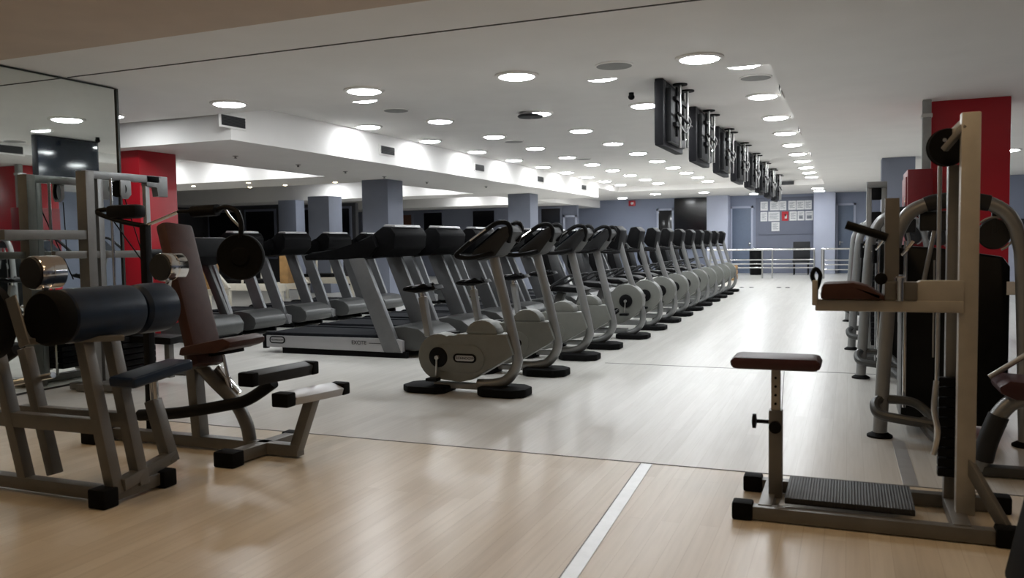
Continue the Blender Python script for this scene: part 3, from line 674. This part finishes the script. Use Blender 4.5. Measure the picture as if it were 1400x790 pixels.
m().beam((-3.70, 3.98, .585), (-3.42, 3.98, .63), .12, .04).build('seat_frame', BLK, t)
m().tube([(-4.12, 3.88, .20), (-3.8, 3.88, .235), (-3.45, 3.9, .30), (-3.30, 3.92, .34), (-3.12, 3.93, .45)], .036, 12, 5).build('swing_arm', BLK, t)
m().beam((-3.07, 3.66, .515), (-3.04, 4.16, .505), .085, .07, up=(.25, 0, 1), bev=.015).build('ankle_pad', DKG, t)
m().bx((-3.12, 3.62, .475), (-3.015, 3.675, .555), .012).build('pad_end_cap', RUB, t)
m().bx((-3.09, 4.14, .465), (-2.99, 4.2, .545), .012).build('pad_end_cap', RUB, t)
m().beam((-2.90, 3.78, .395), (-2.88, 4.22, .375), .10, .05, up=(.35, 0, 1), bev=.008).build('foot_plate', PANEL, t)
m().bx((-2.96, 3.70, .355), (-2.85, 3.78, .435), .012).build('plate_end_cap', RUB, t)
m().bx((-2.94, 4.22, .335), (-2.83, 4.29, .41), .012).build('plate_end_cap', RUB, t)
m().beam((-2.90, 3.90, .37), (-2.87, 4.10, .365), .06, .02, up=(.35, 0, 1)).build('plate_grip', BLK, t)
m().beam((-3.01, 3.98, .05), (-2.89, 3.99, .37), .065, .065, up=(1, 0, 0)).build('plate_post', FRAME, t)
m().beam((-4.2, 4.05, .05), (-4.19, 4.05, 1.40), .05, .05, up=(1, 0, 0)).build('mast', BLK, t)
m().tube([(-4.19, 4.05, 1.39), (-4.05, 4.05, 1.43), (-3.90, 4.05, 1.475)], .011, 8).build('press_bar', CHR, t)
m().tube([(-4.19, 4.05, 1.39), (-4.36, 4.03, 1.42), (-4.55, 4.02, 1.475), (-4.56, 4.04, 1.50), (-4.45, 4.09, 1.50), (-4.28, 4.09, 1.46)], .016, 8, 4).build('press_bar', BLK, t, 'black looped press bar end')
m().cyl((-3.91, 4.05, 1.472), (-3.79, 4.05, 1.472), .012).cyl((-3.79, 4.05, 1.47), (-3.60, 4.05, 1.475), .036).build('grip', BLK, t)
m().bx((-4.48, 4.0, 1.44), (-4.22, 4.1, 1.53), .03).build('grip', BLK, t)
m().tube([(-3.60, 4.05, 1.475), (-3.53, 4.05, 1.49), (-3.45, 4.05, 1.46), (-3.42, 4.05, 1.38), (-3.43, 4.05, 1.30)], .016, 8, 5).build('strap', BLK, t)
m().tube([(-3.55, 4.06, 1.48), (-3.50, 4.06, 1.42), (-3.44, 4.06, 1.37)], .008, 8, 4).build('strap_clip', STEEL, t)
pl = m().lathe([(.025, -.03), (.05, -.03), (.06, -.02), (.115, -.022), (.135, -.028), (.142, -.015), (.142, .015), (.135, .028), (.115, .022), (.06, .02), (.05, .03), (.025, .03)], (-3.44, 4.06, 1.185), (.45, -.88, 0), 40); pl.build('hanging_plate', RUB, t)
m().cyl((-3.435, 4.055, 1.30), (-3.44, 4.06, 1.22), .012).build('plate_hook', BLK, t)

# ------------------------------------------------------------------ cable frame beside the mirror
o = (-6.2, 5.7, 0); t = thing('cable_pulley_frame', o, 'tall grey pulley frame standing close beside the mirror', 'gym machine')
def m(): return M(o)
m().beam((-6.22, 5.36, .06), (-6.22, 5.36, 1.93), .12, .09, up=(0, 1, 0)).build('main_post', FRAME, t)
m().beam((-6.20, 5.475, .06), (-6.20, 5.475, 1.93), .06, .06, up=(0, 1, 0)).build('inner_post', SIL, t)
m().beam((-6.2, 5.33, 1.90), (-6.2, 6.16, 1.90), .07, .07).build('top_beam', SIL, t)
m().beam((-6.2, 6.02, .06), (-6.2, 6.02, 1.87), .045, .05, up=(0, 1, 0)).build('rear_post', SIL, t)
m().prism([(6.0, 1.935), (6.26, 1.935), (6.26, 1.74), (6.13, 1.74), (6.13, 1.83), (6.0, 1.83)], 'x', -6.235, -6.165, .006).build('end_bracket', SIL, t)
for x in (-6.27, -6.13): m().cyl((x, 5.55, .06), (x, 5.55, 1.87), .013).build('guide_rod', CHR, t)
m().lathe([(.02, -.012), (.075, -.015), (.068, 0), (.075, .015), (.02, .012)], (-6.2, 5.69, 1.79), (.8, -.6, 0)).build('pulley', BLK, t)
m().prism([(5.68, 1.87), (5.80, 1.87), (5.80, 1.74), (5.76, 1.70), (5.70, 1.70), (5.68, 1.74)], 'x', -6.165, -6.150, .004).build('pulley_cheek', SIL, t)
m().beam((-6.2, 5.0, 1.20), (-6.2, 6.15, 1.19), .05, .065).build('cross_bar', FRAME, t)
m().beam((-6.2, 5.34, 1.37), (-6.2, 4.55, 1.37), .06, .08).build('side_arm', FRAME, t)
m().cyl((-6.2, 5.98, 1.19), (-6.2, 6.2, 1.19), .045).build('roller', BLK, t)
m().cyl((-6.19, 5.76, 1.70), (-6.1, 5.85, 1.20), .005).cyl((-6.2, 5.50, 1.65), (-6.05, 5.95, .95), .006).build('cable', BLK, t)
st = m()
for k in range(12): st.bx((-6.33, 5.56, .12+k*.055), (-6.07, 5.94, .165+k*.055), .006)
st.build('weight_stack', BLK, t)
m().beam((-6.2, 5.2, .035), (-6.2, 6.3, .035), .10, .06).build('base_rail', FRAME, t)
m().beam((-6.4, 5.3, .035), (-5.75, 5.3, .035), .08, .06).beam((-6.4, 6.25, .035), (-5.7, 6.25, .035), .08, .06).build('foot_bar', FRAME, t)
m().tube([(-5.95, 5.6, .62), (-5.75, 5.62, .70), (-5.62, 5.75, .64), (-5.62, 5.95, .56), (-5.75, 6.05, .55)], .014, 8, 4).build('handle', CHR, t)
m().beam((-6.15, 5.75, .42), (-5.7, 5.85, .40), .26, .07, bev=.025).build('seat', BLK, t)
m().beam((-5.8, 5.83, .05), (-5.8, 5.83, .38), .06, .06, up=(0, 1, 0)).build('seat_post', FRAME, t)

# ------------------------------------------------------------------ standing station with T seat
o = (.1, 3.97, 0); t = thing('standing_leg_station', o, 'beige grey standing leg station with T shaped dark seat and black step plate', 'gym machine')
def m(): return M(o)
m().beam((-.40, 3.76, .035), (.58, 3.76, .035), .055, .06).build('base_rail', FRAME, t)
m().beam((-.40, 4.20, .035), (.62, 4.22, .035), .055, .06).build('base_rail', FRAME, t)
m().beam((-.335, 3.76, .045), (-.335, 4.2, .045), .06, .05).build('cross_bar', FRAME, t)
m().beam((.44, 3.76, .045), (.44, 4.2, .045), .07, .05).build('cross_bar', FRAME, t)
for x, y in ((-.43, 3.76), (-.43, 4.2), (.64, 4.22), (.60, 3.76)): m().bx((x-.045, y-.04, 0), (x+.045, y+.04, .08), .012).build('rubber_foot', RUB, t)
m().bx((-.255, 3.80, .07), (.27, 4.16, .10), .006).build('step_plate', CHK, t)
m().bx((-.335, 3.93, .05), (-.275, 3.99, .46), .006).build('seat_sleeve', FRAME, t)
ip = m().bx((-.325, 3.94, .44), (-.285, 3.98, .66), .004); ip.build('seat_post', FRAMEB, t)
for k in range(4): m().cyl((-.305, 3.936, .49+k*.04), (-.305, 3.942, .49+k*.04), .006, n=10).build('pin_hole', RUB, t)
m().prism([(-.50, .672), (-.485, .655), (-.125, .655), (-.105, .675), (-.11, .70), (-.13, .712), (-.48, .712), (-.50, .695)], 'y', 3.86, 4.06, .018).build('seat', MAROON, t)
m().cyl((-.335, 3.96, .40), (-.395, 3.96, .40), .009).lathe([(.012, 0), (.034, .004), (.034, .018), (.01, .022)], (-.39, 3.96, .40), (-1, 0, 0), 16).build('adjusting_knob', BLK, t)
m().lathe([(.028, 0), (.028, .02), (.01, .024)], (-.305, 3.93, .385), (0, -1, 0), 16).build('adjusting_knob', BLK, t)
m().bx((.432, 3.92, .06), (.505, 3.98, 1.76), .006).build('main_post', FRAMEB, t)
m().bx((.405, 4.12, .06), (.465, 4.18, 1.56), .006).build('rear_post', FRAME, t)
for x in (.375, .49): m().cyl((x, 4.15, .3), (x, 4.15, 1.56), .009).build('guide_rod', STEEL, t)
m().beam((.47, 3.95, .30), (.60, 3.80, .06), .03, .05).build('gusset', FRAME, t)
m().beam((.44, 4.15, .32), (.52, 4.2, .06), .03, .05).build('gusset', FRAME, t)
m().beam((.465, 3.965, 1.745), (.385, 4.10, 1.66), .025, .03).build('top_arm', FRAMEB, t)
m().beam((.45, 3.93, 1.71), (.375, 3.99, 1.615), .03, .025).build('top_arm', FRAME, t)
m().lathe([(.01, -.018), (.078, -.02), (.082, -.012), (.072, 0), (.082, .012), (.078, .02), (.01, .018)], (.392, 4.05, 1.63), (.2, -1, 0), 36).build('pulley', BLK, t)
m().cyl((.382, 4.029, 1.66), (.38, 4.02, 1.66), .008, n=12).build('pulley_bolt', CHR, t)
m().cyl((.46, 4.1, 1.6), (.46, 4.1, .62), .004).build('cable', BLK, t)
wk = m()
for k in range(10): wk.bx((.375, 4.07, .18+k*.045), (.50, 4.118, .218+k*.045), .004)
wk.build('weight_stack', BLK, t)
m().bx((-.135, 3.90, .925), (.45, 3.975, .975), .006).build('lower_arm', FRAMEB, t)
m().prism([(.26, .965), (.45, .965), (.45, 1.06), (.285, 1.06), (.26, 1.045)], 'y', 3.905, 3.97, .005).build('arm_block', FRAMEB, t)
m().bx((.145, 3.895, .975), (.275, 3.955, 1.055), .008).build('hinge_block', FRAME, t)
m().prism([(-.115, .978), (-.105, 1.05), (.02, 1.055), (.08, 1.04), (.145, .995), (.145, .978)], 'y', 3.86, 4.02, .02).build('thigh_pad', BRN, t)
m().bx((-.148, 3.88, .95), (-.125, 3.99, 1.06), .006).build('end_plate', FRAMEB, t)
m().tube([(-.135, 3.94, 1.04), (-.15, 3.94, 1.08), (-.135, 3.94, 1.11), (-.115, 3.94, 1.08), (-.13, 3.94, 1.02)], .010, 8, 4).build('hook', BLK, t)
m().bx((.145, 3.925, 1.0), (.203, 3.95, 1.415), .004).build('handle_bracket', FRAME, t)
m().cyl((-.01, 3.93, 1.305), (.155, 3.93, 1.245), .019).build('handle', BLK, t)
m().cyl((.205, 3.885, .975), (.205, 3.885, 1.075), .017).lathe([(.022, 0), (.022, .015), (.017, .02)], (.205, 3.885, 1.06), (0, 0, 1), 16).build('bolt', CHR, t)
m().lathe([(.012, 0), (.026, .004), (.026, .02), (.008, .026)], (.13, 3.88, 1.07), (0, -1, 0), 14).build('adjusting_knob', BLK, t)
m().tube([(.36, 4.0, .62), (.35, 3.98, .5), (.365, 3.97, .4), (.35, 3.98, .3)], .012, 8, 4).build('chain', STEEL, t)

# ------------------------------------------------------------------ arched weight machines on the aisle
def make_arch():
    Y = 5.6; o = (.55, Y, 0); t = thing('arched_weight_machine', o, '', 'gym machine', 'arched weight machines along the aisle')
    def m(): return M(o)
    arch = [(.19, Y, .02), (.215, Y, .55), (.255, Y, 1.15), (.29, Y, 1.30), (.36, Y, 1.405), (.50, Y, 1.455), (.64, Y, 1.46), (.77, Y, 1.435), (.87, Y, 1.36), (.925, Y, 1.22), (.95, Y, .95), (.98, Y, .02)]
    m().tube(arch, .042, 14, 5).build('arch_tube', SIL, t)
    m().tube([(.43, Y, 1.437), (.50, Y, 1.456), (.64, Y, 1.461), (.77, Y, 1.436)], .048, 14, 4).build('arch_sleeve', DKG, t, 'dark sleeve on the arch')
    for x in (.19, .98): m().lathe([(.075, 0), (.075, .012), (.045, .03)], (x, Y, 0)).build('foot', RUB, t)
    sh = [(.31, .08), (.31, 1.13), (.35, 1.19), (.55, 1.17), (.86, 1.12), (.90, 1.06), (.90, .08)]
    m().prism(sh, 'y', Y+.10, Y+.52, .02).build('shroud', SHROUD, t)
    m().cyl((.33, Y+.07, .18), (.33, Y+.07, 1.22), .012).build('guide_rod', CHR, t)
    m().cyl((.49, Y+.085, .5), (.49, Y+.085, 1.1), .006).build('guide_rod', STEEL, t)
    m().prism([(.40, 1.28), (.62, 1.28), (.62, 1.40), (.40, 1.40)], 'y', Y+.03, Y+.10, .015).build('cross_head', DKG, t)
    for dx in (-.10, .10): m().cyl((.52+dx, Y+.04, .92), (.52+dx*.35, Y+.04, 1.28), .014).build('cable_strut', SIL, t)
    m().lathe([(.02, -.012), (.085, -.014), (.092, 0), (.085, .014), (.02, .012)], (.80, Y+.03, 1.255), (.1, -1, 0), 30).build('pulley', DKG, t)
    m().tube([(.80+.1*math.cos(a*.3), Y+.015, 1.255+.1*math.sin(a*.3)) for a in range(-4, 9)], .007, 8).build('pulley_guard', SIL, t)
    m().beam((.80, Y+.03, 1.255), (.80, Y+.03, 1.42), .03, .03, up=(0, 1, 0)).build('pulley_hanger', DKG, t)
    m().tube([(.21, Y, .25), (.16, Y-.06, .22), (.18, Y-.14, .17), (.30, Y-.16, .15), (.55, Y-.16, .12)], .03, 10, 5).build('lower_frame', SILD, t)
    m().tube([(.22, Y, .24), (.36, Y-.02, .235), (.44, Y-.04, .19), (.50, Y-.16, .12)], .028, 10, 5).build('lower_frame', SILD, t)
    m().tube([(.42, Y-.12, .14), (.47, Y-.22, .08), (.56, Y-.34, .045), (.70, Y-.38, .04)], .035, 10, 5).build('front_foot', SILD, t)
    m().tube([(.26, Y-.02, 1.12), (.30, Y-.10, 1.14), (.36, Y-.12, 1.22)], .012, 8, 3).build('handle', CHR, t)
    m().cyl((.29, Y-.09, 1.02), (.29, Y-.09, 1.18), .02).build('handle_grip', BLK, t)
    m().box((.905, Y+.095, .93), (.05, .008, .08), None, .002).build('weight_chart', PAPER, t, 'small white weight chart')
    return t
ar0 = make_arch(); ar0['label'] = 'arched silver weight machine with black shroud in front of the red column'
for k, (x, y) in enumerate(((.47, 7.9), (.40, 9.90), (.36, 13.2))):
    dup(ar0, (x, y, 0), ['silver arched machine just behind the large arched one', 'third arched machine from the front of the aisle, beside the red column', 'last arched machine on the aisle, before the grey blue column'][k])
o = (.26, 9.15, 0); t = thing('weight_tower', o, 'tall slim silver weight tower with black top among the arched machines', 'gym machine')
def m(): return M(o)
for x in (.19, .33): m().bx((x-.025, 9.1, .05), (x+.025, 9.2, 1.80), .006).build('post', SIL, t)
m().bx((.165, 9.08, 1.74), (.355, 9.22, 1.80), .01).build('top_plate', SIL, t)
tw = m()
for k in range(16): tw.bx((.22, 9.09, .15+k*.06), (.30, 9.2, .2+k*.06), .004)
tw.build('weight_stack', BLK, t)
m().bx((.215, 9.1, 1.62), (.305, 9.18, 1.74), .01).bx((.215, 9.1, 1.2), (.305, 9.16, 1.5), .01).build('cover', BLK, t)
m().bx((.08, 8.98, 0), (.46, 9.32, .05), .012).build('base', SILD, t)

# ------------------------------------------------------------------ maroon seat machine at the edge
o = (.95, 4.85, 0); t = thing('seated_leg_machine', o, 'maroon padded seat on a curved silver tube beside the arched machine', 'gym machine')
def m(): return M(o)
m().prism([(.71, .455), (.70, .49), (.75, .525), (1.15, .50), (1.18, .46), (1.15, .43), (.78, .425)], 'y', 4.70, 5.0, .02).build('seat', MAROON, t)
m().tube([(.64, 4.85, .03), (.68, 4.85, .19), (.73, 4.85, .33), (.82, 4.85, .41), (1.0, 4.85, .42)], .042, 12, 5).build('frame_tube', SIL, t)
m().tube([(.655, 4.85, .08), (.68, 4.85, .19), (.725, 4.85, .32)], .05, 12, 4).build('tube_sleeve', DKG, t, 'dark sleeve on the tube')
m().beam((1.05, 4.85, .03), (1.05, 4.85, .44), .07, .07, up=(0, 1, 0)).build('seat_post', SIL, t)
m().beam((.62, 4.85, .03), (1.4, 4.85, .03), .08, .05).build('base_rail', SILD, t)
m().cyl((.68, 4.86, .515), (.90, 4.86, .68), .014).build('handle', STEEL, t)
m().beam((1.30, 4.85, .5), (1.12, 4.85, 1.10), .28, .09, up=(1, 0, 0), bev=.03).build('backrest', BRN, t)
m().beam((1.35, 4.85, .05), (1.22, 4.85, .85), .06, .06, up=(1, 0, 0)).build('back_post', SIL, t)
m().bx((1.34, 4.62, 0), (1.44, 5.08, .06), .012).build('foot', RUB, t)
o = (.75, 3.1, 0); t = thing('padded_incline_board', o, 'black incline board on a silver foot rising at the edge of the picture', 'gym bench')
def m(): return M(o)
m().beam((.54, 3.08, .06), (.66, 3.08, .66), .34, .07, up=(1, 0, 0), bev=.02).build('board', RUB, t)
m().beam((.52, 2.93, .03), (1.1, 2.93, .03), .05, .06).beam((.52, 3.22, .03), (1.1, 3.22, .03), .05, .06).build('base', SIL, t)
m().beam((1.0, 3.08, .05), (.66, 3.08, .58), .06, .06, up=(1, 0, 0)).build('strut', SIL, t)
# ------------------------------------------------------------------ stepper beside the red column
o = (-8.0, 8.6, 0); t = thing('stair_stepper', o, 'dark stepper machine beside the red column behind the brown backrest', 'exercise machine')
def m(): return M(o)
m().prism([(-8.4, .05), (-8.4, .20), (-8.0, .27), (-7.85, .34), (-7.66, .32), (-7.58, .22), (-7.60, .10), (-7.7, .05)], 'y', 8.30, 8.98, .03).build('housing', SILD, t)
for y in (8.36, 8.90): m().beam((-7.80, y, .25), (-8.15, y, 1.02), .06, .12, up=(1, 0, 0), bev=.015).build('upright', SILD, t)
m().prism([(-8.45, 1.02), (-8.4, 1.12), (-8.1, 1.25), (-7.9, 1.38), (-7.78, 1.36), (-7.78, 1.12), (-8.0, 1.0)], 'y', 8.32, 8.95, .03).build('console', BLK, t)
for y in (8.42, 8.72): m().bx((-8.4, y, .30), (-8.08, y+.14, .34), .01).build('pedal', RUB, t)
m().bx((-8.38, 8.34, 0), (-7.68, 8.94, .06)).build('skid', RUB, t)
m().sph((-7.93, 8.36, .42), .13, (.75, .5, 1.25)).build('side_cover', PANEL, t, 'silver dome shaped side cover')
# ------------------------------------------------------------------ camera, world, view
Rm = ((0.9263516577349871, 0.007330840456895577, -0.37658845573097016), (0.3763571061579392, -0.05808990116785583, 0.9246517679790216), (-0.015097511585126873, -0.9982844395063484, -0.05657069014456758))
cam = bpy.data.cameras.new('camera'); co = bpy.data.objects.new('camera', cam); C.objects.link(co)
R = Matrix(Rm)
rot = Matrix([[R[i][0], -R[i][1], -R[i][2]] for i in range(3)])
co.matrix_world = Matrix.Translation((0, 0, 1.25)) @ rot.to_4x4()
cam.sensor_fit = 'HORIZONTAL'; cam.sensor_width = 36; cam.lens = 36*1130.15/1400
cam.dof.use_dof = True; cam.dof.focus_distance = 8.0; cam.dof.aperture_fstop = 3.2
bpy.context.scene.camera = co
wd = bpy.data.worlds.new('world'); bpy.context.scene.world = wd; wd.use_nodes = True
wd.node_tree.nodes['Background'].inputs[0].default_value = (.8, .85, 1, 1); wd.node_tree.nodes['Background'].inputs[1].default_value = .02
vs = bpy.context.scene.view_settings
vs.view_transform = 'Standard'; vs.look = 'None'; vs.gamma = 1; vs.use_curve_mapping = False; vs.exposure = 0.28
